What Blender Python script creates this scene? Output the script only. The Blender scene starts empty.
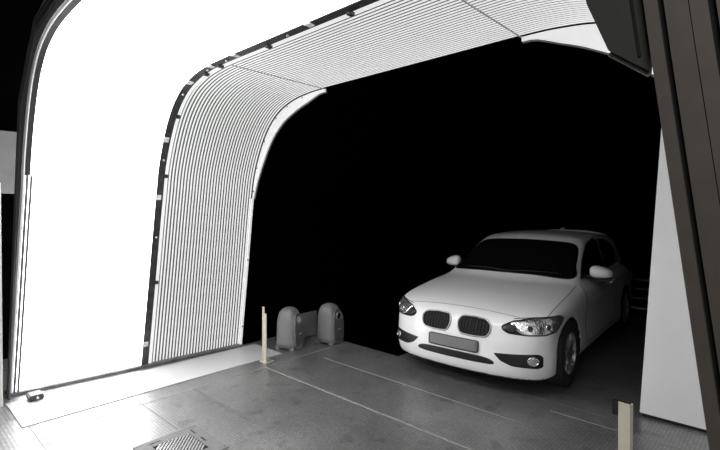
import bpy, bmesh, math, random
import numpy as np
from mathutils import Vector, Matrix
from mathutils.bvhtree import BVHTree
random.seed(4)
SC = bpy.context.scene
C = SC.collection

# ------------------------------------------------------------ camera, world, exposure
cam_d = bpy.data.cameras.new('camera'); cam = bpy.data.objects.new('camera', cam_d); C.objects.link(cam)
cam.location = (0, 0, 1.74)
cam.rotation_euler = (math.radians(90), 0, math.radians(43.1))
cam_d.sensor_width = 36; cam_d.lens = 459/720*36; cam_d.shift_y = -17/720; cam_d.clip_start = 0.02
SC.camera = cam
w = bpy.data.worlds.new('world'); SC.world = w; w.use_nodes = True
w.node_tree.nodes['Background'].inputs[0].default_value = (0, 0, 0, 1)
w.node_tree.nodes['Background'].inputs[1].default_value = 0
SC.view_settings.view_transform = 'Standard'; SC.view_settings.look = 'None'
SC.view_settings.gamma = 1; SC.view_settings.use_curve_mapping = False
SC.view_settings.exposure = 0.0
E_SHEET = 7.0       # backlit fabric of the tunnel
E_SLAT = 0.62       # light strips of the slatted liner

def area(name, loc, target, size, power):
    d = bpy.data.lights.new(name, 'AREA'); d.shape = 'RECTANGLE'; d.size, d.size_y = size; d.energy = power
    o = bpy.data.objects.new(name, d); C.objects.link(o); o.location = loc
    o.rotation_euler = (Vector(target)-Vector(loc)).to_track_quat('-Z', 'Y').to_euler(); return o
area('hall_lamp', (1.8, -2.6, 4.4), (-1.0, 3.0, .5), (2.4, 1.2), 125)

# ------------------------------------------------------------ materials
def mat(name, col, rough=.5, metal=0, emit=0, noise=0, nscale=8, bump=0, bscale=40, coat=0, spec=.5):
    m = bpy.data.materials.new(name); m.use_nodes = True
    nt = m.node_tree; b = nt.nodes['Principled BSDF']
    c = (col, col, col) if isinstance(col, (int, float)) else col
    b.inputs['Base Color'].default_value = (*c, 1)
    b.inputs['Roughness'].default_value = rough; b.inputs['Metallic'].default_value = metal
    b.inputs['Coat Weight'].default_value = coat; b.inputs['Coat Roughness'].default_value = .06
    b.inputs['Specular IOR Level'].default_value = spec
    if emit:
        b.inputs['Emission Color'].default_value = (1, 1, 1, 1); b.inputs['Emission Strength'].default_value = emit
    tc = nt.nodes.new('ShaderNodeTexCoord')
    n = nt.nodes.new('ShaderNodeTexNoise'); n.inputs['Scale'].default_value = nscale; n.inputs['Detail'].default_value = 5
    nt.links.new(tc.outputs['Object'], n.inputs['Vector'])
    if noise:
        r = nt.nodes.new('ShaderNodeMapRange'); r.inputs[1].default_value = .3; r.inputs[2].default_value = .7
        r.inputs[3].default_value = 1-noise; r.inputs[4].default_value = 1+noise
        nt.links.new(n.outputs['Fac'], r.inputs[0])
        mx = nt.nodes.new('ShaderNodeVectorMath'); mx.operation = 'SCALE'; mx.inputs[0].default_value = c
        nt.links.new(r.outputs[0], mx.inputs['Scale']); nt.links.new(mx.outputs[0], b.inputs['Base Color'])
    if bump:
        n2 = nt.nodes.new('ShaderNodeTexNoise'); n2.inputs['Scale'].default_value = bscale
        nt.links.new(tc.outputs['Object'], n2.inputs['Vector'])
        bp = nt.nodes.new('ShaderNodeBump'); bp.inputs['Strength'].default_value = bump; bp.inputs['Distance'].default_value = .005
        nt.links.new(n2.outputs['Fac'], bp.inputs['Height']); nt.links.new(bp.outputs[0], b.inputs['Normal'])
    return m

def floor_mat():
    m = mat('checker_plate', .3, rough=.4, metal=.7)
    nt = m.node_tree; b = nt.nodes['Principled BSDF']; L = nt.links.new
    tc = nt.nodes.new('ShaderNodeTexCoord')
    def noise(s, d=6):
        n = nt.nodes.new('ShaderNodeTexNoise'); n.inputs['Scale'].default_value = s; n.inputs['Detail'].default_value = d
        L(tc.outputs['Object'], n.inputs['Vector']); return n.outputs['Fac']
    def ramp(src, a, b_, lo, hi):
        r = nt.nodes.new('ShaderNodeMapRange'); r.inputs[1].default_value = a; r.inputs[2].default_value = b_
        r.inputs[3].default_value = lo; r.inputs[4].default_value = hi; L(src, r.inputs[0]); return r.outputs[0]
    def math_(op, a, b_=None):
        n = nt.nodes.new('ShaderNodeMath'); n.operation = op
        for i, v in enumerate((a, b_)):
            if v is None: continue
            if isinstance(v, (int, float)): n.inputs[i].default_value = v
            else: L(v, n.inputs[i])
        return n.outputs[0]
    sep = nt.nodes.new('ShaderNodeSeparateXYZ'); L(tc.outputs['Object'], sep.inputs[0])
    X, Y = sep.outputs[0], sep.outputs[1]
    # raised lozenges: product of two sine waves along the diagonals
    P = 2*math.pi/.05
    u = math_('SINE', math_('MULTIPLY', math_('ADD', X, Y), P))
    v = math_('SINE', math_('MULTIPLY', math_('SUBTRACT', X, Y), P))
    loz = ramp(math_('MULTIPLY', u, v), .25, .6, 0, 1)
    g = noise(1.6); g2 = noise(22)
    val = math_('MULTIPLY', ramp(g, .3, .7, .25, .38), ramp(g2, .3, .7, .9, 1.12))
    loz = math_('MULTIPLY', loz, ramp(noise(34, 2), .38, .55, .1, 1))
    val = math_('MULTIPLY', val, ramp(loz, 0, 1, .92, 1.45))
    val = math_('MULTIPLY', val, ramp(noise(5.5, 3), .60, .68, 1, .72))
    cb = nt.nodes.new('ShaderNodeCombineColor')
    for i in range(3): L(val, cb.inputs[i])
    L(cb.outputs[0], b.inputs['Base Color'])
    L(math_('ADD', ramp(noise(3.1), .3, .7, .30, .42), ramp(g2, .3, .7, 0, .06)), b.inputs['Roughness'])
    bp = nt.nodes.new('ShaderNodeBump'); bp.inputs['Strength'].default_value = .45; bp.inputs['Distance'].default_value = .002
    L(loz, bp.inputs['Height'])
    bp2 = nt.nodes.new('ShaderNodeBump'); bp2.inputs['Strength'].default_value = .25; bp2.inputs['Distance'].default_value = .02
    L(noise(2.2, 2), bp2.inputs['Height']); L(bp.outputs[0], bp2.inputs['Normal'])
    L(bp2.outputs[0], b.inputs['Normal'])
    return m

M = dict(
    floor=floor_mat(),
    seam=mat('seam_strip', (.30, .295, .275), rough=.6, metal=.3, noise=.2, nscale=20),
    seamdark=mat('seam_dark', .13, rough=.6, noise=.3),
    black=mat('black_wall', .0015, rough=1, noise=.3, spec=0),
    sheet=mat('backlit_fabric', .8, rough=.9, emit=E_SHEET),
    sheetfill=mat('fabric_added_glow', .35, rough=.9, emit=1.0, noise=.05),  # right fabric is out of view; its glow is added to brighten the end panel
    slat=mat('light_strip', .42, rough=.5, emit=E_SLAT),
    slatback=mat('liner_backing', .09, rough=.7),
    whitepaint=mat('white_painted_sheet', .85, rough=.45, noise=.03, nscale=3),
    flange=mat('white_flange_added_glow', .85, rough=.5, emit=.3),  # faint glow added to lift the white flanges and beads, not a lamp
    rib=mat('dark_rib', .055, rough=.45, metal=.4, noise=.4, nscale=14, bump=.3),
    gap=mat('pale_tape', .7, rough=.6, noise=.3, nscale=30),
    rail=mat('floor_rail', .16, rough=.45, metal=.6, noise=.3),
    mat_=mat('white_floor_plate', .5, rough=.3, noise=.05, nscale=5),
    alu=mat('brown_grey_aluminium', (.125, .108, .095), rough=.5, metal=.3, noise=.06, nscale=30),
    stripgrey=mat('grey_edge_strip', .14, rough=.6, noise=.05),
    darkstrip=mat('dark_strip', .035, rough=.8),
    mid=mat('mid_grey', .42, rough=.6),
    eyelens=mat('pearly_lens', .75, rough=.25, metal=.3),
    alu4=mat('dark_rail', .12, rough=.5, metal=.2),
    alu3=mat('dark_cover', .26, rough=.55, metal=.2, noise=.1, nscale=6),
    alu2=mat('dark_gusset', (.05, .049, .043), rough=.5, metal=.2, noise=.1, nscale=10),
    slot=mat('black_slot', .004, rough=.8),
    paleal=mat('pale_aluminium', .55, rough=.4, metal=.6, noise=.1),
    paint=mat('white_car_paint', .86, rough=.32, coat=.6),
    glass=mat('tinted_glass', .006, rough=.06, spec=.35),
    trim=mat('black_trim', .008, rough=.45),
    ringmetal=mat('satin_ring', .42, rough=.3, metal=1),
    chrome=mat('chrome', .75, rough=.15, metal=1),
    lampdark=mat('lamp_housing', .03, rough=.2, metal=.4),
    lens=mat('lamp_reflector', .8, rough=.2, metal=.9, noise=.35, nscale=24, bump=.9, bscale=45),
    plate=mat('grey_plate', .17, rough=.5, noise=.04),
    plateframe=mat('plate_frame', .02, rough=.4),
    tyre=mat('tyre_rubber', .018, rough=.8, bump=.4, bscale=80),
    rim=mat('alloy_rim', .32, rough=.35, metal=.8),
    redlamp=mat('tail_lamp', (.12, .01, .01), rough=.15),
    housing=mat('grey_plastic', .19, rough=.5, bump=.15, bscale=200, noise=.04),
    face=mat('dark_face', .11, rough=.45, noise=.1),
    beige=mat('beige_post', (.50, .47, .37), rough=.55, noise=.08, nscale=12),
    board=mat('grey_board', .13, rough=.7, noise=.1),
    grate=mat('grate_steel', .17, rough=.65, metal=.2, noise=.15, nscale=30),
    bright=mat('bright_steel', .75, rough=.25, metal=.9),
)

# ------------------------------------------------------------ helpers
def tag(o, label=None, cat=None, group=None, kind=None):
    if label: o['label'] = label
    if cat: o['category'] = cat
    if group: o['group'] = group
    if kind: o['kind'] = kind
    return o
def empty(name, loc, label, cat, rz=0, group=None):
    o = bpy.data.objects.new(name, None); C.objects.link(o); o.location = loc; o.rotation_euler = (0, 0, rz)
    o.empty_display_size = .1
    return tag(o, label, cat, group)
def mesh_obj(name, verts, faces, m, parent=None, smooth=False):
    me = bpy.data.meshes.new(name); me.from_pydata([tuple(v) for v in verts], [], [tuple(f) for f in faces]); me.update()
    if smooth: me.polygons.foreach_set('use_smooth', [True]*len(me.polygons))
    me.materials.append(m if not isinstance(m, str) else M[m])
    o = bpy.data.objects.new(name, me); C.objects.link(o)
    if parent: o.parent = parent
    return o
class MB:
    def __init__(s): s.v = []; s.f = []
    def add(s, v, f):
        n = len(s.v); s.v += [tuple(p) for p in v]; s.f += [tuple(i+n for i in q) for q in f]; return s
    def box(s, x0, x1, y0, y1, z0, z1, R=None, bev=0):
        if bev > 0:
            bm = bmesh.new(); bmesh.ops.create_cube(bm, size=1)
            for v in bm.verts: v.co = Vector(((x0+x1)/2+v.co.x*(x1-x0), (y0+y1)/2+v.co.y*(y1-y0), (z0+z1)/2+v.co.z*(z1-z0)))
            bmesh.ops.bevel(bm, geom=bm.edges[:], offset=bev, segments=2, affect='EDGES')
            bm.verts.index_update(); v = [q.co.copy() for q in bm.verts]; f = [[q.index for q in fc.verts] for fc in bm.faces]; bm.free()
        else:
            v = [Vector((x, y, z)) for x in (x0, x1) for y in (y0, y1) for z in (z0, z1)]
            f = [(0, 1, 3, 2), (4, 6, 7, 5), (0, 4, 5, 1), (2, 3, 7, 6), (0, 2, 6, 4), (1, 5, 7, 3)]
        if R is not None: v = [R @ q for q in v]
        return s.add(v, f)
    def tube(s, pts, r, n=6, closed=False):
        pts = [Vector(p) for p in pts]; N = len(pts); v = []; up0 = None
        for i, p in enumerate(pts):
            a = pts[(i-1) % N] if (closed or i > 0) else p; b = pts[(i+1) % N] if (closed or i < N-1) else p
            t = (b-a).normalized()
            if up0 is None: up0 = Vector((0, 0, 1)) if abs(t.z) < .9 else Vector((1, 0, 0))
            e1 = (up0-t*up0.dot(t)).normalized(); up0 = e1; e2 = t.cross(e1)
            for k in range(n):
                A = 2*math.pi*k/n; v.append(p+(e1*math.cos(A)+e2*math.sin(A))*r)
        f = []
        for i in range(N if closed else N-1):
            j = (i+1) % N
            for k in range(n): f.append((i*n+k, i*n+(k+1) % n, j*n+(k+1) % n, j*n+k))
        if not closed: f.append(tuple(range(n-1, -1, -1))); f.append(tuple((N-1)*n+k for k in range(n)))
        return s.add(v, f)
    def lathe(s, prof, n=48, axis='z', R=None):      # prof list of (radius, height), closed loop if first==last
        v = []; P = len(prof)
        for k in range(n):
            A = 2*math.pi*k/n; c, q = math.cos(A), math.sin(A)
            for r, h in prof:
                p = Vector((r*c, r*q, h)) if axis == 'z' else Vector((h, r*c, r*q))
                v.append(R @ p if R else p)
        f = []
        for k in range(n):
            j = (k+1) % n
            for i in range(P-1): f.append((k*P+i, j*P+i, j*P+i+1, k*P+i+1))
        return s.add(v, f)
    def prism(s, poly, axis, a, b):                   # poly of 2D points extruded along axis from a to b
        def mk(p, h): return {'x': (h, p[0], p[1]), 'y': (p[0], h, p[1]), 'z': (p[0], p[1], h)}[axis]
        n = len(poly); v = [mk(p, a) for p in poly]+[mk(p, b) for p in poly]
        f = [tuple(range(n))[::-1], tuple(range(n, 2*n))]+[(i, (i+1) % n, n+(i+1) % n, n+i) for i in range(n)]
        return s.add(v, f)
    def build(s, name, m, parent=None, smooth=False):
        o = mesh_obj(name, s.v, s.f, m, parent, smooth)
        bm = bmesh.new(); bm.from_mesh(o.data); bmesh.ops.recalc_face_normals(bm, faces=bm.faces[:]); bm.to_mesh(o.data); bm.free()
        return o
def box_obj(name, m, x0, x1, y0, y1, z0, z1, parent=None, bev=0, **k):
    o = MB().box(x0, x1, y0, y1, z0, z1, bev=bev).build(name, m, parent)
    if k: tag(o, **k)
    return o

# ------------------------------------------------------------ the setting
FRONT = 4.24; LANE = -3.35
fl = MB()
fl.box(-6.6, 4.0, -2.0, 3.22, -.12, 0)
fl.box(-5.08, 4.0, 3.22, FRONT, -.12, 0)
fl.box(LANE, 4.0, FRONT, 13, -.12, 0)
floor = fl.build('floor', 'floor'); tag(floor, kind='structure')
box_obj('floor', 'black', -6.9, LANE, 3.22, 13, -.7, -.6, kind='structure')
box_obj('wall_back', 'black', -7.0, 4.2, 13, 13.1, -.7, 6, kind='structure')
box_obj('wall_left', 'black', -7.1, -7.0, -2, 13.1, -.7, 6, kind='structure')
box_obj('ceiling', 'black', -7.1, 4.2, -2, 13.1, 6, 6.1, kind='structure')
box_obj('trim_1', 'black', -6.9, LANE, FRONT+.001, FRONT+.02, -.6, -.004, kind='structure')

def strip(name, m, x0, x1, y0, y1, h=.003):
    o = MB().box(x0, x1, y0, y1, 0.0, h).build(name, m); tag(o, kind='structure'); return o
strip('trim_2', 'seam', -4.18, -.1, 2.949, 2.972)
strip('trim_3', 'seam', -3.95, -1.6, 3.602, 3.613, .002)
strip('trim_4', 'seam', -4.192, -4.178, 1.2, 4.18, .002)
strip('trim_5', 'seamdark', -4.20, -3.30, 2.115, 2.145, .0015)
strip('trim_6', 'seamdark', -4.42, -3.5, 1.648, 1.655, .0015)
strip('trim_7', 'rail', -4.43, -1.0, .865, .915, .003)
strip('trim_8', 'seam', -1.5, .4, 3.99, 4.0, .002)
strip('trim_9', 'seamdark', -3.2, -.9, 4.19, 4.198, .0015)

# ------------------------------------------------------------ the light tunnel
CX = -2.42
LP = [(-5.02, 0), (-4.88, .95), (-4.75, 1.85), (-4.66, 2.22), (-4.47, 2.58), (-4.24, 2.80), (-3.98, 2.905), (-3.72, 2.945), (-3.45, 2.955), (-2.9, 2.955), (-2.42, 2.955)]
def smooth_poly(P, n=6):                              # Catmull-Rom
    out = []
    for i in range(len(P)-1):
        p0 = P[max(i-1, 0)]; p1 = P[i]; p2 = P[i+1]; p3 = P[min(i+2, len(P)-1)]
        for k in range(n):
            t = k/n
            out.append(tuple(.5*((2*p1[j])+(-p0[j]+p2[j])*t+(2*p0[j]-5*p1[j]+4*p2[j]-p3[j])*t*t+(-p0[j]+3*p1[j]-3*p2[j]+p3[j])*t**3) for j in range(len(p1))))
    out.append(tuple(P[-1])); return out
Z0 = .035
left = [(-5.02+.147*Z0/1, Z0)]+LP[1:]
left = smooth_poly(left, 6)
full = left+[(2*CX-x, z) for x, z in reversed(left[:-1])]
NF = len(full)
def pnormals(P):
    out = []
    for i in range(len(P)):
        a = P[max(i-1, 0)]; b = P[min(i+1, len(P)-1)]
        dx, dz = b[0]-a[0], b[1]-a[1]; L = math.hypot(dx, dz); out.append((-dz/L*-1, dx/L*-1))   # towards the inside
    return out
full_n = pnormals(full)                               # (dz,-dx): inward for a left-to-right arch
def warp(x, y, z):                                    # the left wall toes out a little at its foot towards the viewer
    if x < CX: x -= .10*(3.17-y)*max(0, 1-z/1.9)
    k = min(1, max(0, (z-1.9)/.9)); z += .13*(max(0, 3.17-y)/2.27)**2*k*k*(3-2*k)   # the mouth is a little taller
    return (x, y, z)
def arch(i0, i1, section):
    """sweep a closed section of (y, inward offset) along arch points i0..i1"""
    v = []; f = []; n = len(section)
    for i in range(i0, i1+1):
        (x, z), (nx, nz) = full[i], full_n[i]
        for y, d in section: v.append(warp(x+nx*d, y, max(z+nz*d, .01)))
    for i in range(i1-i0):
        for k in range(n):
            j = (k+1) % n; f.append((i*n+k, i*n+j, (i+1)*n+j, (i+1)*n+k))
    f.append(tuple(range(n))[::-1]); f.append(tuple((i1-i0)*n+k for k in range(n)))
    return v, f
def sec(y0, y1, d0, d1): return [(y0, d0), (y1, d0), (y1, d1), (y0, d1)]
YA, YB, YR, YE = .893, 2.01, 2.085, 3.17
# index where the right-hand wall (dimmer side) starts
iR = next(i for i in range(NF) if full[i][0] > -1.05)
tun = empty('light_tunnel', (CX, (YA+YE)/2, 0), 'large white arched lighting tunnel with a glowing fabric bay and a slatted bay', 'light tunnel')
def tpart(name, mb_or, m, label=None, smooth=False):
    o = mb_or.build(name, m, None, smooth); o.data.transform(Matrix.Translation((-CX, -(YA+YE)/2, 0))); o.parent = tun
    if label: o['label'] = label
    return o
m_ = MB(); m_.add(*arch(0, iR, sec(YA+.01, YB, -.012, 0))); tpart('fabric_panel', m_, 'sheet', 'glowing white fabric panel on the near left bay')
m_ = MB(); m_.add(*arch(iR, NF-1, sec(YA+.01, YB, -.012, 0))); tpart('fabric_panel', m_, 'sheetfill', 'fabric panel out of view on the right side, with an added dim glow')
# dark rib between the bays, with clips and tape patches as sub-parts
m_ = MB(); m_.add(*arch(0, NF-1, sec(YB, YR-.005, -.02, .006))); rib = tpart('rib', m_, 'rib', 'dark metal rib between the bays')
# slatted bay
m_ = MB(); m_.add(*arch(0, NF-1, sec(YR, YE, -.03, -.012))); tpart('liner_backing', m_, 'slatback')
m_ = MB(); m2 = MB()
NS = 30; pit = (YE-.02-YR-.03)/NS
m_.add(*arch(0, NF-1, sec(YR, YR+.03, -.012, .004)))
for k in range(NS):
    y0 = YR+.03+k*pit+pit*.50
    y1 = YR+.03+(k+1)*pit
    s_ = [(y0, -.012), (y0, -.009), (y0+.003, -.007), (y1-.003, -.007), (y1, -.009), (y1, -.012)]
    m_.add(*arch(0, iR+4, s_)); m2.add(*arch(iR+4, NF-1, s_))
tpart('slatted_liner', m_, 'slat', 'white light strips with dark gaps running along the arch')
tpart('slatted_liner', m2, 'slat')
# small seams across the slats where arc meets ceiling
for xs in (-3.42, -1.40):
    i = min(range(NF), key=lambda q: abs(full[q][0]-xs)); x, z = full[i]
    m_ = MB().box(x-.004, x+.004, YR+.01, YE-.01, z-.008, z-.002); tpart('joint_strip', m_, 'mid')
# far end edge bead and the crescent flanges in the two upper corners
iE = next(i for i in range(NF) if full[i][1] > 1.8)
for a, b in ((0, iE), (NF-1-iE, NF-1)):
    m_ = MB(); m_.add(*arch(a, b, sec(YE-.015, YE+.012, -.03, .012))); tpart('end_bead', m_, 'flange')
def crescent(sgn):
    outer = [p for p in left if 1.75 < p[1] and p[0] < -3.38]
    inner = []
    for j, (x, z) in enumerate(outer):
        t = j/(len(outer)-1); d = .015+(.115 if sgn < 0 else .235*(1-.45*t))*math.sin(math.pi*min(1, t*1.02))**.8 if t < .96 else .03
        a = outer[max(j-1, 0)]; b = outer[min(j+1, len(outer)-1)]
        dx, dz = b[0]-a[0], b[1]-a[1]; L = math.hypot(dx, dz); inner.append((x+dz/L*d, z-dx/L*d))
    poly = outer+inner[::-1]
    if sgn > 0: poly = [(2*CX-x, z) for x, z in poly][::-1]
    return outer, inner, poly
for sgn in (-1, 1):
    outer, inner, poly = crescent(sgn)
    n = len(outer); v = []; f = []
    for yy in (YE-.004, YE+.012):
        for (a, b) in zip(outer, inner):
            for q in (a, b):
                x = q[0] if sgn < 0 else 2*CX-q[0]; v.append((x, yy, q[1]))
    for i in range(n-1):
        f.append((2*i, 2*i+1, 2*i+3, 2*i+2)); o_ = 2*n; f.append((o_+2*i, o_+2*i+2, o_+2*i+3, o_+2*i+1))
        f.append((2*i+1, o_+2*i+1, o_+2*i+3, 2*i+3)); f.append((2*i, 2*i+2, o_+2*i+2, o_+2*i))
    f += [(0, 2*n, 2*n+1, 1), (2*n-2, 2*n-1, 4*n-1, 4*n-2)]
    fo = tpart('corner_flange', MB().add(v, f), 'flange', 'pale crescent flange in the upper corner of the far opening')
    lip = MB().tube([((q[0] if sgn < 0 else 2*CX-q[0]), YE+.02, q[1]) for q in inner], .011, 6)
    tpart('flange_lip', lip, 'rail', 'grey lip')
# near edge: dark curved strip above, pale strips below
iS = next(i for i in range(NF) if full[i][1] > 1.95)
m_ = MB(); m_.add(*arch(iS, NF-1-iS, sec(YA+.003, YA+.042, .002, .008))); tpart('edge_strip', m_, 'darkstrip', 'dark curved edge strip')
m_ = MB(); m_.add(*arch(0, NF-1, sec(YA-.005, YA+.001, -.03, .006))); tpart('edge_bead', m_, 'flange', 'thin white edge bead')
m_ = MB(); m_.add(*arch(0, iS, sec(YA+.010, YA+.030, .002, .010))); tpart('edge_strip', m_, 'stripgrey', 'pale edge strip on the lower left wall')
m_ = MB(); m_.add(*arch(0, iS, sec(YA+.040, YA+.058, .002, .008))); tpart('edge_strip', m_, 'stripgrey', 'pale edge strip on the lower left wall')
# hardware on the rib
def arch_pt(s, y, d):                                  # s: 0..1 fraction of the left-to-right index
    i = int(s*(NF-1)); (x, z), (nx, nz) = full[i], full_n[i]; return Vector(warp(x+nx*d, y, z+nz*d)), Vector((nx, 0, nz)), i
for j, s in enumerate([.02, .05, .075, .10, .125, .15, .18, .21, .25, .29, .33, .345, .36, .38, .40, .42, .45, .48, .51, .545, .58, .61]):
    p, n, i = arch_pt(s, (YB+YR)/2, .008); t = Vector((n.z, 0, -n.x))
    R = Matrix(((t.x, 0, n.x), (0, 1, 0), (t.z, 0, n.z))).to_4x4(); R.translation = p
    k = j % 3
    if k == 0: b = MB().box(-.025, .025, -.045, .012, -.004, .006, R=R); nm, mm = 'tape_patch', 'gap'
    elif k == 1: b = MB().box(-.018, .018, .01, .058, -.006, .02, R=R, bev=.003); nm, mm = 'clip', 'rib'
    else: b = MB().lathe([(0.0001, .012), (.009, .012), (.011, .006), (.011, -.004)], 12, R=R); nm, mm = 'bolt', 'paleal'
    o = b.build(nm, mm); o.data.transform(Matrix.Translation((-CX, -(YA+YE)/2, 0))); o.parent = rib; 
# bolts down the glowing sheet's near edge and along the far edge bead
for j in range(9):
    p, n, i = arch_pt(.015+.028*j*1.0, YA+.120, .002)
    R = n.to_track_quat('Z', 'Y').to_matrix().to_4x4(); R.translation = p
    o = MB().lathe([(0.0001, .006), (.006, .006), (.008, .002), (.008, 0)], 10, R=R).build('rivet', 'paleal'); o.data.transform(Matrix.Translation((-CX, -(YA+YE)/2, 0))); o.parent = tun
for j in range(8):
    p, n, i = arch_pt(.02+.045*j, YE-.004, .013)
    R = n.to_track_quat('Z', 'Y').to_matrix().to_4x4(); R.translation = p
    o = MB().lathe([(0.0001, .009), (.006, .009), (.009, .004), (.009, 0)], 10, R=R).build('rivet', 'rail'); o.data.transform(Matrix.Translation((-CX, -(YA+YE)/2, 0))); o.parent = tun
# floor rail carrying the left wall
v = []
for y in (.84, 3.2):
    xb = -5.02-.10*(3.17-y)
    for (dx, z) in ((-.07, 0), (.028, 0), (.028, .03), (-.005, .05), (-.07, .05)): v.append((xb+dx, y, z))
f = [(0, 1, 2, 3, 4), (9, 8, 7, 6, 5)]+[(i, (i+1) % 5, 5+(i+1) % 5, 5+i) for i in range(5)]
tpart('base_rail', MB().add(v, f), 'rail', 'dark floor rail under the left wall')

# ------------------------------------------------------------ the outer portal frame (slotted aluminium)
def ppart(name, mb, m, label=None):
    return tpart(name, mb, m, label)
def bar2(mb, P, w0, w1, y0, y1):
    """ribbon between offsets w0..w1 outward (left normal) of polyline P (x,z), from y0 to y1"""
    N = len(P); nr = []
    for i in range(N):
        ds = []
        for a, b in ((i-1, i), (i, i+1)):
            if 0 <= a and b < N:
                dx, dz = P[b][0]-P[a][0], P[b][1]-P[a][1]; L = math.hypot(dx, dz); ds.append((-dz/L, dx/L))
        nx = sum(d[0] for d in ds)/len(ds); nz = sum(d[1] for d in ds)/len(ds); L = nx*nx+nz*nz; nr.append((nx/L, nz/L))
    v = []; f = []
    for (x, z), (nx, nz) in zip(P, nr):
        for y, w_ in ((y0, w0), (y1, w0), (y1, w1), (y0, w1)): v.append((x+nx*w_, y, max(z+nz*w_, 0)))
    for i in range(N-1):
        for k in range(4): f.append((i*4+k, i*4+(k+1) % 4, i*4+4+(k+1) % 4, i*4+4+k))
    f += [(3, 2, 1, 0), tuple((N-1)*4+k for k in range(4))]
    mb.add(v, f)
PL = [(-5.27, 0), (-4.93, 1.90), (-4.79, 2.66), (-4.24, 3.20), (-3.3, 3.29), (-1.2, 3.29), (-.42, 3.12)]
PRr = [(-.37, 2.96), (-.2215, 2.5), (-.161, 1.98), (-.089, 1.40), (.093, 0)]
m_ = MB()
for a in (0, .035, .085): bar2(m_, PL, -a-.022, -a, .862, .874)
ppart('frame_rail', m_, 'alu4', 'dark rail of the mouth frame')
# dark cover plate between the rails and the arch
outer = smooth_poly(PL[:6], 9)
inn = [warp(full[i][0]+full_n[i][0]*-.01, YA, full[i][1]+full_n[i][1]*-.01) for i in range(0, NF)]
import bisect
def perim(P):
    L = [0]
    for a, b in zip(P, P[1:]): L.append(L[-1]+math.hypot(b[0]-a[0], b[1]-a[1]))
    return L
inn2 = [(p[0], p[2]) for p in inn if p[0] < -1.4]
def samp(P, n):
    L = perim(P); out = []
    for k in range(n):
        t = L[-1]*k/(n-1); q = min(len(P)-2, max(0, bisect.bisect_right(L, t)-1)); u = (t-L[q])/max(1e-9, L[q+1]-L[q])
        out.append((P[q][0]+(P[q+1][0]-P[q][0])*u, P[q][1]+(P[q+1][1]-P[q][1])*u))
    return out
A_, B_ = samp([(-5.27, 0)]+outer[1:], 60), samp(inn2, 60)
v = [(x, y, z) for y in (.874, .886) for P in (A_, B_) for x, z in P]
f = []
for k in range(59): f += [(k, k+1, 60+k+1, 60+k), (120+k, 180+k, 181+k, 121+k), (60+k, 61+k, 181+k, 180+k), (k, 120+k, 121+k, k+1)]
f += [(0, 60, 180, 120), (59, 179, 239, 119)]
ppart('cover_plate', MB().add(v, f), 'alu3', 'dark cover plate beside the mouth of the tunnel')
# right leg, seen close: slots on its front face
yf, yb = .85, .95
edges = [(0.0, .0185, 'alu'), (.0185, .0265, 'slot'), (.0265, .0565, 'alu'), (.0565, .0578, 'slot'), (.0578, .0795, 'alu'), (.0795, .0890, 'slot'), (.0890, .120, 'alu'), (.120, .128, 'slot'), (.128, .16, 'alu')]
ma, ms = MB(), MB()
for a, b, k in edges:
    if k == 'alu': bar2(ma, PRr, a, b, yf, yb)
    else: bar2(ms, PRr, a, b, yf+.010 if b-a > .003 else yf+.002, yb-.002)
ppart('upright', ma, 'alu', 'leaning brown-grey slotted upright close on the right'); ppart('slot', ms, 'slot')
# gusset plate at the top right, next to the upright
g = MB().prism([(-.228, 2.012), (-.1685, 1.965), (-.1655, 2.0), (-.25, 2.66), (-.5, 2.66), (-.32, 2.35), (-.262, 2.10)][::-1], 'y', .868, .895)
gp = ppart('gusset_plate', g, 'alu2', 'dark gusset plate at the top of the upright')
g = MB().tube([(-.228, .880, 2.008), (-.1685, .880, 1.960)], .0045, 8); ppart('gusset_lip', g, 'rail')
g = MB().tube([(-.180, .866, 1.99), (-.200, .866, 2.15), (-.235, .866, 2.4)], .0022, 6); ppart('weld_line', g, 'slot')
# feet of the left leg and of the far right
ppart('foot_plate', MB().box(.04, .28, .83, .97, 0, .012), 'rail')

# ------------------------------------------------------------ floor plate, rail clamp, grate
fp = MB().prism([(-5.06, .825), (-4.43, .825), (-4.425, 3.36), (-4.99, 3.36)], 'z', 0, .007).build('floor_plate', 'mat_')
tag(fp, 'long white floor plate lying along the foot of the glowing left wall', 'floor plate')
cl = empty('clamp', (-5.03, 1.03, .007), 'small dark clamp block on the floor rail at the left corner', 'clamp')
MB().box(-.05, .09, -.055, .055, 0, .05, bev=.008).build('block', 'rib', cl)
MB().tube([(.092, .0, .03), (.12, .0, .03)], .01, 8).build('screw', 'paleal', cl)

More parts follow.
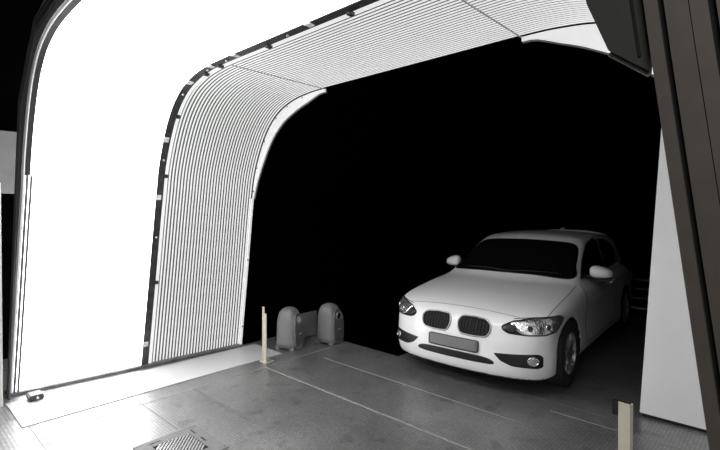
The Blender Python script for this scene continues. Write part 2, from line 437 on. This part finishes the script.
gr = empty('floor_grate', (-3.22, 1.54, 0), 'square steel floor grate with slots at the bottom edge of the picture', 'grate')
x0, x1, y0, y1 = -.25, .25, -.24, .24
fr = MB()
fr.box(x0, x1, y1-.10, y1, 0, .008); fr.box(x0, x1, y0, y0+.10, 0, .008)
fr.box(x0, x0+.10, y0+.10, y1-.10, 0, .008); fr.box(x1-.10, x1, y0+.10, y1-.10, 0, .008)
fr.build('plate', 'grate', gr)
MB().box(x0+.1, x1-.1, y0+.1, y1-.1, .0005, .002).build('recess', 'slot', gr)
gb_ = .15
for k in range(-8, 9):                                # diagonal bars clipped to the square recess
    c = k*.034; a0, a1 = max(-gb_, -gb_+c), min(gb_, gb_+c)
    if a1-a0 < .03: continue
    P0, P1 = Vector((-a0, a0-c, .005)), Vector((-a1, a1-c, .005))
    if abs(P0.x) > .151 or abs(P1.x) > .151: continue
    d = (P1-P0).normalized(); n = Vector((-d.y, d.x, 0))*.0075
    q = [P0-n, P1-n, P1+n, P0+n]
    MB().add([(p.x, p.y*.9, .001) for p in q]+[(p.x, p.y*.9, .009) for p in q], [(3, 2, 1, 0), (4, 5, 6, 7)]+[(m, (m+1) % 4, 4+(m+1) % 4, 4+m) for m in range(4)]).build('bar', 'bright', gr)
for sx in (x0+.06, x0+.22): MB().box(sx, sx+.075, y1-.075, y1-.062, .0085, .0095).build('lifting_slot', 'slot', gr)
MB().box(x0+.045, x0+.056, y0+.1, y0+.18, .0085, .0095).build('lifting_slot', 'slot', gr)
for sx in (-1, 1):
    for sy in (-1, 1): MB().lathe([(0.0001, .011), (.007, .011), (.009, .008)], 10, R=Matrix.Translation((sx*.228, sy*.218, 0))).build('bolt', 'rail', gr)

# ------------------------------------------------------------ right hand end panel
pn = empty('end_panel', (-.3, 4.45, 0), 'tall plain white leaning-edged panel standing right of the car', 'panel')
poly = [(-.917+.3, .028), (1.0, .028), (1.0, 3.05), (-.72+.3, 3.05)]
MB().prism(poly, 'y', -.04, .02).build('sheet', 'whitepaint', pn)
MB().box(-.60, .98, -.030, .01, 0, .027).build('base_channel', 'slot', pn)

# ------------------------------------------------------------ guide posts
def guide_post(loc, label, mirror=1):
    r = empty('guide_post', loc, label, 'post', group=None)
    MB().box(-.06, .06, -.06, .06, 0, .008).build('base_plate', 'beige', r)
    return r
p1 = guide_post((-4.33, 3.08, 0), 'beige angle-iron guide post at the end of the white floor plate')
MB().box(-.045, -.008, -.030, -.022, .008, .62).build('tall_slat', 'beige', p1)
MB().box(-.012, .042, -.040, -.031, .008, .55).build('short_slat', 'beige', p1)
for sx in (-.045, .045): MB().lathe([(0.0001, .016), (.006, .016), (.008, .008)], 8, R=Matrix.Translation((sx, .045, 0))).build('bolt', 'paleal', p1)
p2 = empty('guide_post', (-.70, 3.02, 0), 'beige guide post with a black cap clip at the lower right', 'post')
MB().box(-.06, .06, -.06, .06, 0, .008).build('base_plate', 'beige', p2)
MB().box(-.030, .032, -.036, -.030, .008, .61).build('web', 'beige', p2)
MB().box(.026, .032, -.030, .03, .008, .60).build('flange', 'beige', p2)
MB().box(-.030, .032, -.029, -.018, .585, .613, bev=.002).build('cap_clip', 'trim', p2)
MB().box(-.062, -.031, -.040, -.010, .53, .613, bev=.003).build('sensor', 'trim', p2)

# ------------------------------------------------------------ dome-topped scanner units
def scanner(loc, rz, label, eye):
    r = empty('scanner_unit', loc, label, 'scanner', rz)
    W, D, H = .145, .145, .53      # half width, half depth, height; front faces local +x
    prof = []
    def ring(z, hw, hd, cx, n=40, e=3.2):
        out = []
        for k in range(n):
            A = 2*math.pi*k/n; c, s = math.cos(A), math.sin(A)
            out.append((cx+hd*math.copysign(abs(c)**(2/e), c), hw*math.copysign(abs(s)**(2/e), s), z))
        return out
    rings = []
    for z, k_ in ((.03, 1.03), (.10, 1.0), (.18, .985), (.28, .96), (.36, .93), (.41, .88), (.45, .80), (.48, .70), (.505, .55), (.52, .36), (.528, .15)):
        rings.append(ring(z, W*k_, D*k_*(.98 if z < .4 else .95), -.012*(z/.5)**2))
    v = [p for q in rings for p in q]; n = 40; f = []
    for i in range(len(rings)-1):
        for k in range(n): f.append((i*n+k, i*n+(k+1) % n, (i+1)*n+(k+1) % n, (i+1)*n+k))
    f.append(tuple(range(n))[::-1]); f.append(tuple((len(rings)-1)*n+k for k in range(n)))
    MB().add(v, f).build('housing', 'housing', r, True)
    # flatter dark front panel
    fv = []; prof = [(.06, .10), (.16, .108), (.26, .108), (.34, .10), (.40, .085), (.44, .055), (.455, .02)]
    outl = [(y, z) for z, y in prof]+[(-y, z) for z, y in reversed(prof)]
    def surf_x(z): return D*np.interp(z, [.045, .1, .18, .28, .36, .41, .45, .48], [1, 1, .985, .96, .93, .86, .77, .66])
    a = [(surf_x(z)*.98-.02, y, z) for y, z in outl]; b = [(surf_x(z)+.006, y, z) for y, z in outl]
    n = len(outl); MB().add(a+b, [tuple(range(n)), tuple(range(n, 2*n))[::-1]]+[(i, (i+1) % n, n+(i+1) % n, n+i) for i in range(n)]).build('front_panel', 'face', r)
    R = Matrix.Translation((D*.93, 0, .37))
    MB().lathe([(.046, -.02), (.056, -.005), (.058, .012), (.050, .018), (.044, .012)], 28, 'x', R).build('eye_ring', 'housing', r, True)
    e_ = MB().lathe([(0.0001, .016), (.02, .014), (.045, .004), (.045, -.01)], 28, 'x', R).build('lens', 'eyelens' if eye else 'glass', r, True)
    e_['label'] = 'bright round lens' if eye else 'black round lens'
    MB().box(D*.98, D*.98+.014, -.03, .03, .19, .204, bev=.003).build('badge', 'paleal', r)
    r.scale = (1, 1, .955)
    for sx in (-1, 1):
        for sy in (-1, 1): MB().box(sx*.095-.035, sx*.095+.035, sy*.10-.03, sy*.10+.03, 0, .05, bev=.008).build('foot', 'housing', r)
    MB().box(-.09, .150, -.06, .06, .012, .032, bev=.004).build('drip_tray', 'paleal' if eye else 'board', r)
    return r
scanner((-4.555, 3.585, 0), math.radians(20), 'grey dome-topped scanner unit with a bright lens, nearer the beige post', True)
scanner((-4.36, 4.085, 0), math.radians(12), 'grey dome-topped scanner unit with a black lens, farther from the beige post', False)
bb = empty('back_board', (-4.72, 3.97, 0), 'low dark grey board standing behind the two scanner units', 'board', math.radians(0))
MB().box(-.012, .012, -.20, .20, .02, .34, bev=.003).build('board', 'board', bb)
for sy in (-.17, .17): MB().box(-.05, .05, sy-.015, sy+.015, 0, .03).build('foot', 'rail', bb)

# ------------------------------------------------------------ far left background pieces
gb = empty('wall_board', (-6.4, .9, 0), 'grey board high behind the left edge of the tunnel', 'board')
MB().box(-.02, .02, -.6, .45, 1.90, 2.60, bev=.005).build('board', 'board', gb)
for yy in (-.5, .35): MB().box(-.06, -.02, yy-.03, yy+.03, 0, 2.6).build('upright', 'alu2', gb)
lp = empty('upright_board', (-5.03, .69, 0), 'pale narrow board standing upright at the extreme left edge', 'board')
v = [(x+lean, y, z) for z, lean in ((0, 0), (1.95, .25)) for x, y in ((-.03, -.12), (.0, -.12), (.0, .110-(0 if z == 0 else .055)), (-.03, .110-(0 if z == 0 else .055)))]
MB().add(v, [(3, 2, 1, 0), (4, 5, 6, 7)]+[(i, (i+1) % 4, 4+(i+1) % 4, 4+i) for i in range(4)]).build('board', 'whitepaint', lp)
MB().box(-.08, .06, -.12, .06, 0, .015).build('foot_plate', 'rail', lp)

# ------------------------------------------------------------ steps behind the car
st = empty('steps', (-1.45, 8.9, 0), 'low dark grey metal steps in the shadow behind the car', 'steps')
for k in range(4):
    MB().box(-.6, .6, -.30+k*.22, -.06+k*.22, .085+k*.125, .115+k*.125).build('tread', 'paleal', st)
for sx in (-.6, .57):
    MB().prism([(-.32, 0), (.62, 0), (.62, .52), (.38, .52), (-.32, .08)], 'x', sx, sx+.03).build('stringer', 'alu2', st)

#CAR_BEGIN
# ------------------------------------------------------------ the car: a body surface from a signed field
def smax(a, b, k):
    h = np.maximum(k-np.abs(a-b), 0)/k
    return np.maximum(a, b)+h*h*k*.25
def smin(a, b, k): return -smax(-a, -b, k)
def ip(x, xs, ys):                                    # smooth (Catmull-like) interpolation
    xs = np.asarray(xs, float); ys = np.asarray(ys, float)
    m = np.gradient(ys, xs); x = np.clip(x, xs[0], xs[-1])
    i = np.clip(np.searchsorted(xs, x)-1, 0, len(xs)-2); h = xs[i+1]-xs[i]; t = (x-xs[i])/h
    return (2*t**3-3*t**2+1)*ys[i]+(t**3-2*t**2+t)*h*m[i]+(-2*t**3+3*t**2)*ys[i+1]+(t**3-t**2)*h*m[i+1]
WR = .316
def car_sdf(x, s, z):
    a = np.abs(x)
    W = ip(s, [-.80, -.45, -.15, .25, 1.0, 2.0, 2.7, 3.2, 3.6], [.825, .853, .872, .880, .876, .880, .884, .860, .80])
    prof = ip(z, [.12, .22, .34, .50, .62, .72, .80, .88, .96, 1.06], [-.055, -.022, -.010, -.016, -.010, .0, -.012, -.045, -.10, -.20])
    side = a-(W+prof)
    fr = -.775+.030*(a/.5)**2+.19*(a/.86)**5+ip(z, [.10, .18, .26, .34, .44, .52, .60, .68, .74, .82], [.09, .045, .012, .0, .004, .010, .028, .055, .09, .20])
    front = (fr-s)*.93
    re = 3.55-.16*(a/.85)**4-ip(z, [.12, .25, .45, .60, .75, .90, 1.05], [.10, .03, 0, .02, .05, .08, .17])
    rear = (s-re)*.95
    bot = (.175+.03*np.clip((s+.3)/.6, 0, 1))-z
    zc = ip(s, [-.80, -.66, -.50, -.25, 0, .30, .60, 1.2, 2.0, 2.8, 3.3, 3.6], [.665, .735, .790, .845, .882, .920, .950, .955, .965, .985, .98, .93])
    top = (z-(zc-.008*(a/.4)**2-.035*(a/.86)**8))*.97
    low = smax(smax(side, front, .10), smax(rear, top, .08), .07)
    low = smax(low, bot, .04)
    G = .768-(z-.93)*.27-.055*np.clip((s-1.5)/1.7, 0, 2)**2-.10*np.clip((1.0-s)/.6, 0, 1)**2*0
    gs = (a-G)*.93
    ws = ((.36+(z-.93)*1.98+.16*(a/.65)**2.2)-s)*.46
    rf = z-(ip(s, [.9, 1.2, 1.5, 1.9, 2.4, 3.0, 3.3], [1.345, 1.388, 1.412, 1.420, 1.405, 1.365, 1.33])-.045*(a/.6)**2.4)
    rw = (s-(3.42-(z-.98)*.80-.08*(a/.6)**2))*.8
    gr_ = smax(smax(gs, rf, .10), smax(ws, rw, .03), .05)
    gr_ = smax(gr_, np.maximum(.80-z, s-3.46), .03)
    d = smin(low, gr_, .035)
    for s0 in (0, 2.69):                              # wheel wells
        rr = np.sqrt((s-s0)**2+(z-WR)**2)
        d = smax(d, -np.maximum(rr-.352, .60-a), .012)
    return d
def surface_nets(fn, lo, hi, h):
    ax = [np.arange(lo[i], hi[i]+h, h) for i in range(3)]
    X, Y, Z = np.meshgrid(*ax, indexing='ij'); F = fn(X, Y, Z); S = F < 0
    nx, ny, nz = F.shape
    acc = np.zeros((nx-1, ny-1, nz-1, 3)); cnt = np.zeros((nx-1, ny-1, nz-1))
    cor = [(i, j, k) for i in (0, 1) for j in (0, 1) for k in (0, 1)]
    def sub(A, c): return A[c[0]:nx-1+c[0], c[1]:ny-1+c[1], c[2]:nz-1+c[2]]
    for a in cor:
        for d in range(3):
            if a[d] == 0:
                b = list(a); b[d] = 1; fa, fb = sub(F, a), sub(F, b); m = (fa < 0) != (fb < 0)
                t = np.where(m, fa/np.where(m, fa-fb, 1), 0)
                for q in range(3): acc[..., q] += np.where(m, a[q]+(t if q == d else 0), 0)
                cnt += m
    act = cnt > 0; idx = -np.ones(act.shape, int); idx[act] = np.arange(act.sum())
    base = np.stack(np.nonzero(act), 1)
    V = np.array(lo)+(base+acc[act]/cnt[act][:, None])*h
    Q = []
    for d in range(3):
        sl0 = [slice(None)]*3; sl1 = [slice(None)]*3; sl0[d] = slice(0, -1); sl1[d] = slice(1, None)
        A, B = S[tuple(sl0)], S[tuple(sl1)]; ch = A != B; e = np.stack(np.nonzero(ch), 1); sg = A[ch]
        u, v = (d+1) % 3, (d+2) % 3
        ok = (e[:, u] > 0) & (e[:, v] > 0) & (e[:, u] < F.shape[u]-1) & (e[:, v] < F.shape[v]-1); e = e[ok]; sg = sg[ok]
        def cell(du, dv): c = e.copy(); c[:, u] -= du; c[:, v] -= dv; return idx[c[:, 0], c[:, 1], c[:, 2]]
        q = np.stack([cell(1, 1), cell(0, 1), cell(0, 0), cell(1, 0)], 1); q[~sg] = q[~sg][:, ::-1]; Q.append(q)
    Q = np.concatenate(Q); e = 1e-4
    for _ in range(4):
        f = fn(V[:, 0], V[:, 1], V[:, 2])
        g = np.stack([fn(V[:, 0]+e*(i == 0), V[:, 1]+e*(i == 1), V[:, 2]+e*(i == 2))-f for i in range(3)], 1)/e
        step = -(f/np.maximum((g*g).sum(1), .05))[:, None]*g
        V = V+np.clip(step, -h*.4, h*.4)
    return V, Q
CARX, CARY = -2.43, 4.64
car = empty('car', (CARX, CARY, 0), 'white three-door hatchback car with twin kidney grille, parked nose-first at the tunnel mouth', 'car', math.radians(3.0))
V, Q = surface_nets(car_sdf, (-.95, -.84, .10), (.95, 3.64, 1.48), .0215)
body = mesh_obj('body', V.tolist(), Q.tolist(), 'paint', car, True)
me = body.data
me.materials.append(M['trim'])
cen = np.array([p.center for p in me.polygons]); nrm = np.array([p.normal for p in me.polygons])
inw = np.zeros(len(cen), bool)
for s0 in (0, 2.69):
    rr = np.hypot(cen[:, 1]-s0, cen[:, 2]-WR); inw |= (rr < .358) & (np.abs(cen[:, 0]) < .862)
inw |= (cen[:, 2] < .192)
me.polygons.foreach_set('material_index', inw.astype(int).tolist())
bvh = BVHTree.FromPolygons([Vector(v) for v in V], [tuple(q) for q in Q])

def hit(o, d):
    p, n, i, dist = bvh.ray_cast(Vector(o), Vector(d).normalized())
    return (p, n) if p is not None else (None, None)
class View:                                            # orthographic measuring direction in car space
    def __init__(s, az):                               # az degrees from straight ahead of the nose towards car's x+
        A = math.radians(az); s.d = Vector((-math.sin(A), math.cos(A), 0)); s.u = Vector((math.cos(A), math.sin(A), 0))
        s.c = Vector((0, 1.2, 0))
    def ray(s, u, z): return s.c+s.u*u-s.d*6+Vector((0, 0, z)), s.d
FRT, DIA, SID = View(0), View(45), View(90)
def proj(view, pts, off=.003):
    out = []
    last = None
    for u, z in pts:
        o, d = view.ray(u, z); p, n = hit(o, d)
        if p is None: p, n = last if last else (o+d*6, -d)
        last = (p, n); out.append(p+n*off)
    return out
def resample(poly, n, rounded=True):
    P = smooth_poly(list(poly)+[poly[0]], 8) if rounded == 2 else list(poly)+[poly[0]]
    L = [0]
    for a, b in zip(P, P[1:]): L.append(L[-1]+math.hypot(b[0]-a[0], b[1]-a[1]))
    out = []
    for k in range(n):
        t = L[-1]*k/n; i = max(j for j in range(len(L)) if L[j] <= t+1e-9); i = min(i, len(P)-2)
        q = (t-L[i])/max(L[i+1]-L[i], 1e-9); out.append((P[i][0]+(P[i+1][0]-P[i][0])*q, P[i][1]+(P[i+1][1]-P[i][1])*q))
    if rounded:
        for _ in range(rounded if rounded != 2 else 1):
            out = [tuple((out[k-1][j]+2*out[k][j]+out[(k+1) % n][j])/4 for j in (0, 1)) for k in range(n)]
    return out
def patch(name, view, poly, m, parent, off=.004, n=64, rings=7, mirror=False, rounded=3, center=None, smooth=True):
    out = resample(poly, n, rounded)
    cx = sum(p[0] for p in out)/n if center is None else center[0]; cz = sum(p[1] for p in out)/n if center is None else center[1]
    v = proj(view, out, -.006)
    for r in range(rings):
        k = 1-r/rings*(1 if r == 0 else 1)
        v += proj(view, [(cx+(p[0]-cx)*k, cz+(p[1]-cz)*k) for p in out], off)
    v += proj(view, [(cx, cz)], off)
    f = []
    for r in range(rings):
        for k in range(n): f.append((r*n+k, r*n+(k+1) % n, (r+1)*n+(k+1) % n, (r+1)*n+k))
    for k in range(n): f.append((rings*n+k, rings*n+(k+1) % n, (rings+1)*n))
    if mirror: v = [Vector((-p.x, p.y, p.z)) for p in v]; f = [q[::-1] for q in f]
    return mesh_obj(name, v, f, m, parent, smooth)
def ring_tube(name, view, poly, r, m, parent, off=.003, n=72, mirror=False, rounded=3, closed=True):
    out = resample(poly, n, rounded) if closed else poly
    v = proj(view, out, off)
    if mirror: v = [Vector((-p.x, p.y, p.z)) for p in v]
    return MB().tube(v, r, 8, closed).build(name, m, parent, True)
def line(name, view, pts, parent, r=.0022, mirror=False, m='trim'):
    P = smooth_poly(pts, 10); v = proj(view, P, 0)
    if mirror: v = [Vector((-p.x, p.y, p.z)) for p in v]
    return MB().tube(v, r, 6).build(name, m, parent, True)

# --- front end (measured as x, z seen from the front)
KID = [(.044, .668), (.080, .696), (.20, .700), (.325, .688), (.368, .650), (.365, .585), (.335, .543), (.22, .532), (.085, .538), (.050, .575), (.038, .63)]
for mir in (False, True):
    k = patch('kidney_grille', FRT, KID, 'slot', car, .004, mirror=mir)
    ring_tube('grille_ring', FRT, KID, .008, 'ringmetal', k, .004, mirror=mir)
    for j in range(9):
        u = .075+j*.033; zt = .692-.02*(j/8)**3; zb = .552+.012*(j == 8)
        pts = [(u, zb+(zt-zb)*t/6) for t in range(7)]; v = proj(FRT, pts, .010)
        if mir: v = [Vector((-p.x, p.y, p.z)) for p in v]
        MB().tube(v, .004, 5).build('grille_bar', 'trim', k, True)
INT = [(-.40, .345), (-.33, .305), (0, .297), (.33, .305), (.40, .345), (.33, .338), (0, .335), (-.33, .338)]
INT = [(-.42, .315), (-.33, .358), (0, .366), (.33, .358), (.42, .315), (.33, .300), (0, .296), (-.33, .300)]
lowg = patch('lower_grille', FRT, INT, 'trim', car, .004, rounded=2, n=80)
pl = patch('license_plate', FRT, [(-.268, .383), (.268, .383), (.268, .498), (-.268, .498)], 'plateframe', car, .012, rounded=1, n=60)
patch('plate_face', FRT, [(-.260, .391), (.260, .391), (.260, .490), (-.260, .490)], 'plate', pl, .014, rounded=0, n=60)

FOG = [(.405, .412), (.50, .418), (.765, .430), (.792, .405), (.792, .315), (.765, .300), (.56, .312), (.465, .352)]
HL = [(-1.015, .660), (-.918, .706), (-.73, .740), (-.47, .745), (-.41, .730), (-.385, .700), (-.44, .650), (-.50, .604), (-.646, .587), (-.84, .587), (-.975, .597), (-1.02, .627)]
HLC = [(-.95, .697), (-.73, .733), (-.45, .738), (-.398, .705), (-.50, .612), (-.646, .594), (-.84, .594), (-.90, .62)]
for mir in (False, True):
    f_ = patch('fog_recess', FRT, FOG, 'trim', car, .003, mirror=mir, rounded=1)
    fl_ = patch('fog_lamp', FRT, [(.725+.036*math.cos(t), .368+.036*math.sin(t)) for t in [k*math.pi/8 for k in range(16)]], 'lens', f_, .010, mirror=mir, n=24, rings=3, rounded=0)
    ring_tube('fog_lamp_ring', FRT, [(.725+.038*math.cos(t), .368+.038*math.sin(t)) for t in [k*math.pi/8 for k in range(16)]], .004, 'chrome', f_, .009, n=24, mirror=mir, rounded=0)
    h_ = patch('headlight', DIA, HL, 'lampdark', car, .004, mirror=mir, rounded=1, n=80)
    patch('reflector', DIA, HLC, 'lens', h_, .007, mirror=mir, rounded=3, n=72)
    patch('turn_lamp', DIA, [(-.99, .655), (-.93, .675), (-.90, .640), (-.915, .610), (-.97, .607), (-1.0, .63)], 'trim', h_, .010, mirror=mir, rounded=3, n=32, rings=3)
    for cu, cz, rr_ in ((-.79, .648, .026), (-.62, .656, .026)):
        cir = [(cu+rr_*math.cos(k*math.pi/10), cz+rr_*math.sin(k*math.pi/10)) for k in range(20)]
        patch('projector', DIA, cir, 'lampdark', h_, .010, mirror=mir, n=28, rings=3, rounded=0)
        ring_tube('halo_ring', DIA, cir, .0045, 'bright', h_, .011, n=28, mirror=mir, rounded=0)
    line('eyebrow_trim', DIA, [(-.90, .722), (-.73, .738), (-.50, .742), (-.42, .725)], h_, .0035, mir)
    line('panel_gap', FRT, [(.79, .73), (.80, .79), (.795, .85), (.775, .90)], car, .003, mir)
    line('fender_gap', SID, [(-.70, .745), (-.60, .60), (-.585, .45)], car, .002, mir) if False else None
# hood front shut line
line('panel_gap', FRT, [(-.66, .722), (-.50, .742), (-.25, .757), (0, .762), (.25, .757), (.50, .742), (.66, .722)], car, .0022)
# lip under the lower grille
# glass
WS = [(-.722, .958), (-.35, .980), (0, .985), (.35, .980), (.722, .958), (.70, 1.06), (.655, 1.20), (.615, 1.275), (.48, 1.315), (0, 1.335), (-.48, 1.315), (-.615, 1.275), (-.655, 1.20), (-.70, 1.06)]
wsh = patch('windshield', FRT, WS, 'glass', car, .006, rounded=2, n=110, rings=20, center=(0, 1.14))
ring_tube('windshield_seal', FRT, WS, .004, 'trim', wsh, .003, n=110, rounded=2)
REAR = View(180)
RWN = [(-.52, 1.02), (0, 1.0), (.52, 1.02), (.47, 1.20), (.38, 1.275), (0, 1.29), (-.38, 1.275), (-.47, 1.20)]
patch('rear_window', REAR, RWN, 'glass', car, .003, rounded=2, n=80, rings=8)
patch('rear_plate', REAR, [(-.26, .62), (.26, .62), (.26, .73), (-.26, .73)], 'plate', car, .008, rounded=1, n=48)
for sx in (-1, 1):
    patch('tail_light', View(140), [(.86-.42, .80), (.86-.06, .80), (.86-.04, .93), (.86-.16, .95), (.86-.42, .93)], 'redlamp', car, .005, mirror=(sx < 0), rounded=2, n=40, rings=4)
Y0 = -1.2
FW = [(.74+Y0, .945), (1.02+Y0, 1.13), (1.30+Y0, 1.265), (1.55+Y0, 1.315), (1.90+Y0, 1.325), (1.92+Y0, 1.10), (1.90+Y0, .955), (1.3+Y0, .945)]
RW = [(1.98+Y0, 1.322), (2.35+Y0, 1.300), (2.62+Y0, 1.235), (2.80+Y0, 1.14), (2.78+Y0, 1.04), (2.62+Y0, .975), (2.3+Y0, .960), (1.98+Y0, .955), (1.965+Y0, 1.1)]
for mir in (False, True):
    w_ = patch('side_window', SID, FW, 'glass', car, .003, mirror=mir, rounded=2, n=90, rings=8)
    ring_tube('window_seal', SID, FW, .006, 'trim', w_, .002, n=90, mirror=mir, rounded=2)
    w_ = patch('rear_side_window', SID, RW, 'glass', car, .003, mirror=mir, rounded=2, n=80, rings=8)
    ring_tube('window_seal', SID, RW, .006, 'trim', w_, .002, n=80, mirror=mir, rounded=2)
    # door outline, sill line, shoulder crease, handle
    line('panel_gap', SID, [(.62+Y0, .90), (.57+Y0, .78), (.55+Y0, .50), (.62+Y0, .30)], car, .003, mir)
    line('panel_gap', SID, [(1.98+Y0, .93), (2.02+Y0, .80), (2.0+Y0, .55), (1.9+Y0, .30)], car, .003, mir)
    line('panel_gap', SID, [(.62+Y0, .29), (1.2+Y0, .28), (1.9+Y0, .29)], car, .003, mir)
    line('door_crease', SID, [(.42+Y0, .765), (1.0+Y0, .79), (2.0+Y0, .815), (3.0+Y0, .85)], car, .003, mir, 'paint')
    hp = proj(SID, [(1.72+Y0+.2*t/6, .80+.004*math.sin(t)) for t in range(7)], .022)
    hp = [proj(SID, [(1.70+Y0, .80)], 0)[0]]+hp+[proj(SID, [(1.94+Y0, .80)], 0)[0]]
    if mir: hp = [Vector((-p.x, p.y, p.z)) for p in hp]
    MB().tube(hp, .011, 8).build('door_handle', 'paint', car, True)
    # door mirror
    sx = -1 if mir else 1
    mc = Vector((.93, .97, 1.0))
    bm = bmesh.new(); bmesh.ops.create_uvsphere(bm, u_segments=28, v_segments=18, radius=1)
    for v in bm.verts:
        x, y, z = v.co
        x = math.copysign(abs(x)**.7, x)*.115; z = math.copysign(abs(z)**.75, z)*.078; y = math.copysign(abs(y)**.8, y)*.085
        if y > .02: y = .02+(y-.02)*.25
        z *= (1-.28*(x/.125)) if z > 0 else (.7-.1*(x/.125)); z -= .008*(x/.125)
        y += .03*(x/.125)
        v.co = Vector(((mc.x+x)*sx, mc.y+y, mc.z+z))
    for f in bm.faces: f.smooth = True
    mm = bpy.data.meshes.new('door_mirror'); bm.to_mesh(mm); bm.free(); mm.materials.append(M['paint'])
    mo = bpy.data.objects.new('door_mirror', mm); C.objects.link(mo); mo.parent = car
    fs = MB().prism([(sx*(mc.x-.10), mc.z-.045), (sx*(mc.x+.09), mc.z-.03), (sx*(mc.x+.095), mc.z+.03), (sx*(mc.x-.09), mc.z+.05)], 'y', mc.y+.045, mc.y+.058).build('mirror_glass', 'chrome', mo)
    v = [Vector((sx*(mc.x-.235), mc.y-.03, .945)), Vector((sx*(mc.x-.14), mc.y-.015, .955)), Vector((sx*(mc.x-.04), mc.y, .968)), Vector((sx*(mc.x+.06), mc.y+.01, .972))]
    MB().tube(v, .022, 10).build('mirror_arm', 'trim', mo, True)
    v = [Vector((sx*(mc.x+q), mc.y-.05+.035*(abs(q)/.1)**2+.03*q/.115, mc.z-.050+.006*q/.1)) for q in (-.10, -.06, 0, .06, .10)]
    MB().tube(v, .014, 8).build('lower_cap', 'trim', mo, True)
# roof spoiler, antenna fin, wipers
v = []; f = []
for x in np.linspace(-.54, .54, 21):
    zb = 1.362-.055*(abs(x)/.55)**3
    for y, z in ((2.92, zb-.02), (2.94, zb+.022), (3.10, zb+.030), (3.22, zb+.016), (3.225, zb+.006), (3.0, zb-.03)): v.append((x, y-.10*(abs(x)/.55)**2, z))
for i in range(20):
    for k in range(6): f.append((i*6+k, i*6+(k+1) % 6, (i+1)*6+(k+1) % 6, (i+1)*6+k))
f += [tuple(range(6))[::-1], tuple(120+k for k in range(6))]
MB().add(v, f).build('roof_spoiler', 'paint', car, True)
MB().prism([(2.55, 1.375), (2.80, 1.355), (2.76, 1.43), (2.72, 1.435)], 'x', -.018, .018).build('antenna_fin', 'paint', car)
for x0, x1, sgn in ((-.55, .05, 1), (.02, .60, 1)):
    pts = [(x0+(x1-x0)*t/10, .995+.012*math.sin(math.pi*t/10)) for t in range(11)]
    MB().tube(proj(FRT, pts, .012), .006, 6).build('wiper', 'trim', car, True)
# wheels
def wheel(sx, s0):
    R0 = Matrix.Translation((0, s0, WR)) if sx > 0 else Matrix.Translation((0, s0, WR)) @ Matrix.Rotation(math.pi, 4, 'Z')
    R = R0 @ Matrix.Translation((.768, 0, 0))
    rim = MB()
    rim.lathe([(.206, -.09), (.212, .085), (.206, .098), (.196, .096), (.190, .07), (.185, -.07), (.19, -.09), (.206, -.09)], 56, 'x', R)
    rim.lathe([(0.0001, .088), (.032, .087), (.045, .078), (.055, .060), (.055, .03), (0.0001, .03)], 28, 'x', R)
    for k in range(10):
        A = 2*math.pi*(k+.25)/10; Rr = R @ Matrix.Rotation(A, 4, 'X')
        vv = []
        for r0_, hw, x_ in ((.035, .015, .074), (.11, .0125, .086), (.198, .017, .088)):
            vv += [(x_-.028, -hw, r0_), (x_-.028, hw, r0_), (x_, hw*.7, r0_), (x_, -hw*.7, r0_)]
        ff = [(3, 2, 1, 0), (8, 9, 10, 11)]+[(i*4+k2, i*4+(k2+1) % 4, i*4+4+(k2+1) % 4, i*4+4+k2) for i in range(2) for k2 in range(4)]
        rim.add([Rr @ Vector(p) for p in vv], ff)
    wo = rim.build('wheel', 'rim', car)
    ty = MB().lathe([(.205, -.095), (.235, -.106), (.28, -.108), (.303, -.098), (.314, -.080), (.316, -.04), (.316, .04), (.314, .080), (.303, .098), (.28, .108), (.235, .106), (.205, .098), (.20, 0), (.205, -.095)], 72, 'x', R)
    for k in range(72):                              # tread blocks
        A = 2*math.pi*k/72; Rr = R @ Matrix.Rotation(A, 4, 'X')
        for xa, xb in ((-.09, -.055), (.055, .09)):
            ty.box(xa, xb, -.009, .009, .308, .3175, R=Rr)
    ty.build('tyre', 'tyre', wo, False)
    MB().lathe([(0.0001, .0), (.15, .0), (.15, -.02), (0.0001, -.02)], 40, 'x', R).build('brake_disc', 'lampdark', wo)
    for k in range(5):
        A = 2*math.pi*k/5; Rr = R @ Matrix.Rotation(A, 4, 'X') @ Matrix.Translation((.08, 0, .034))
        MB().lathe([(0.0001, .008), (.007, .008), (.008, 0)], 8, 'x', Rr).build('wheel_bolt', 'chrome', wo)
for sx in (1, -1):
    for s0 in (0, 2.69): wheel(sx, s0)
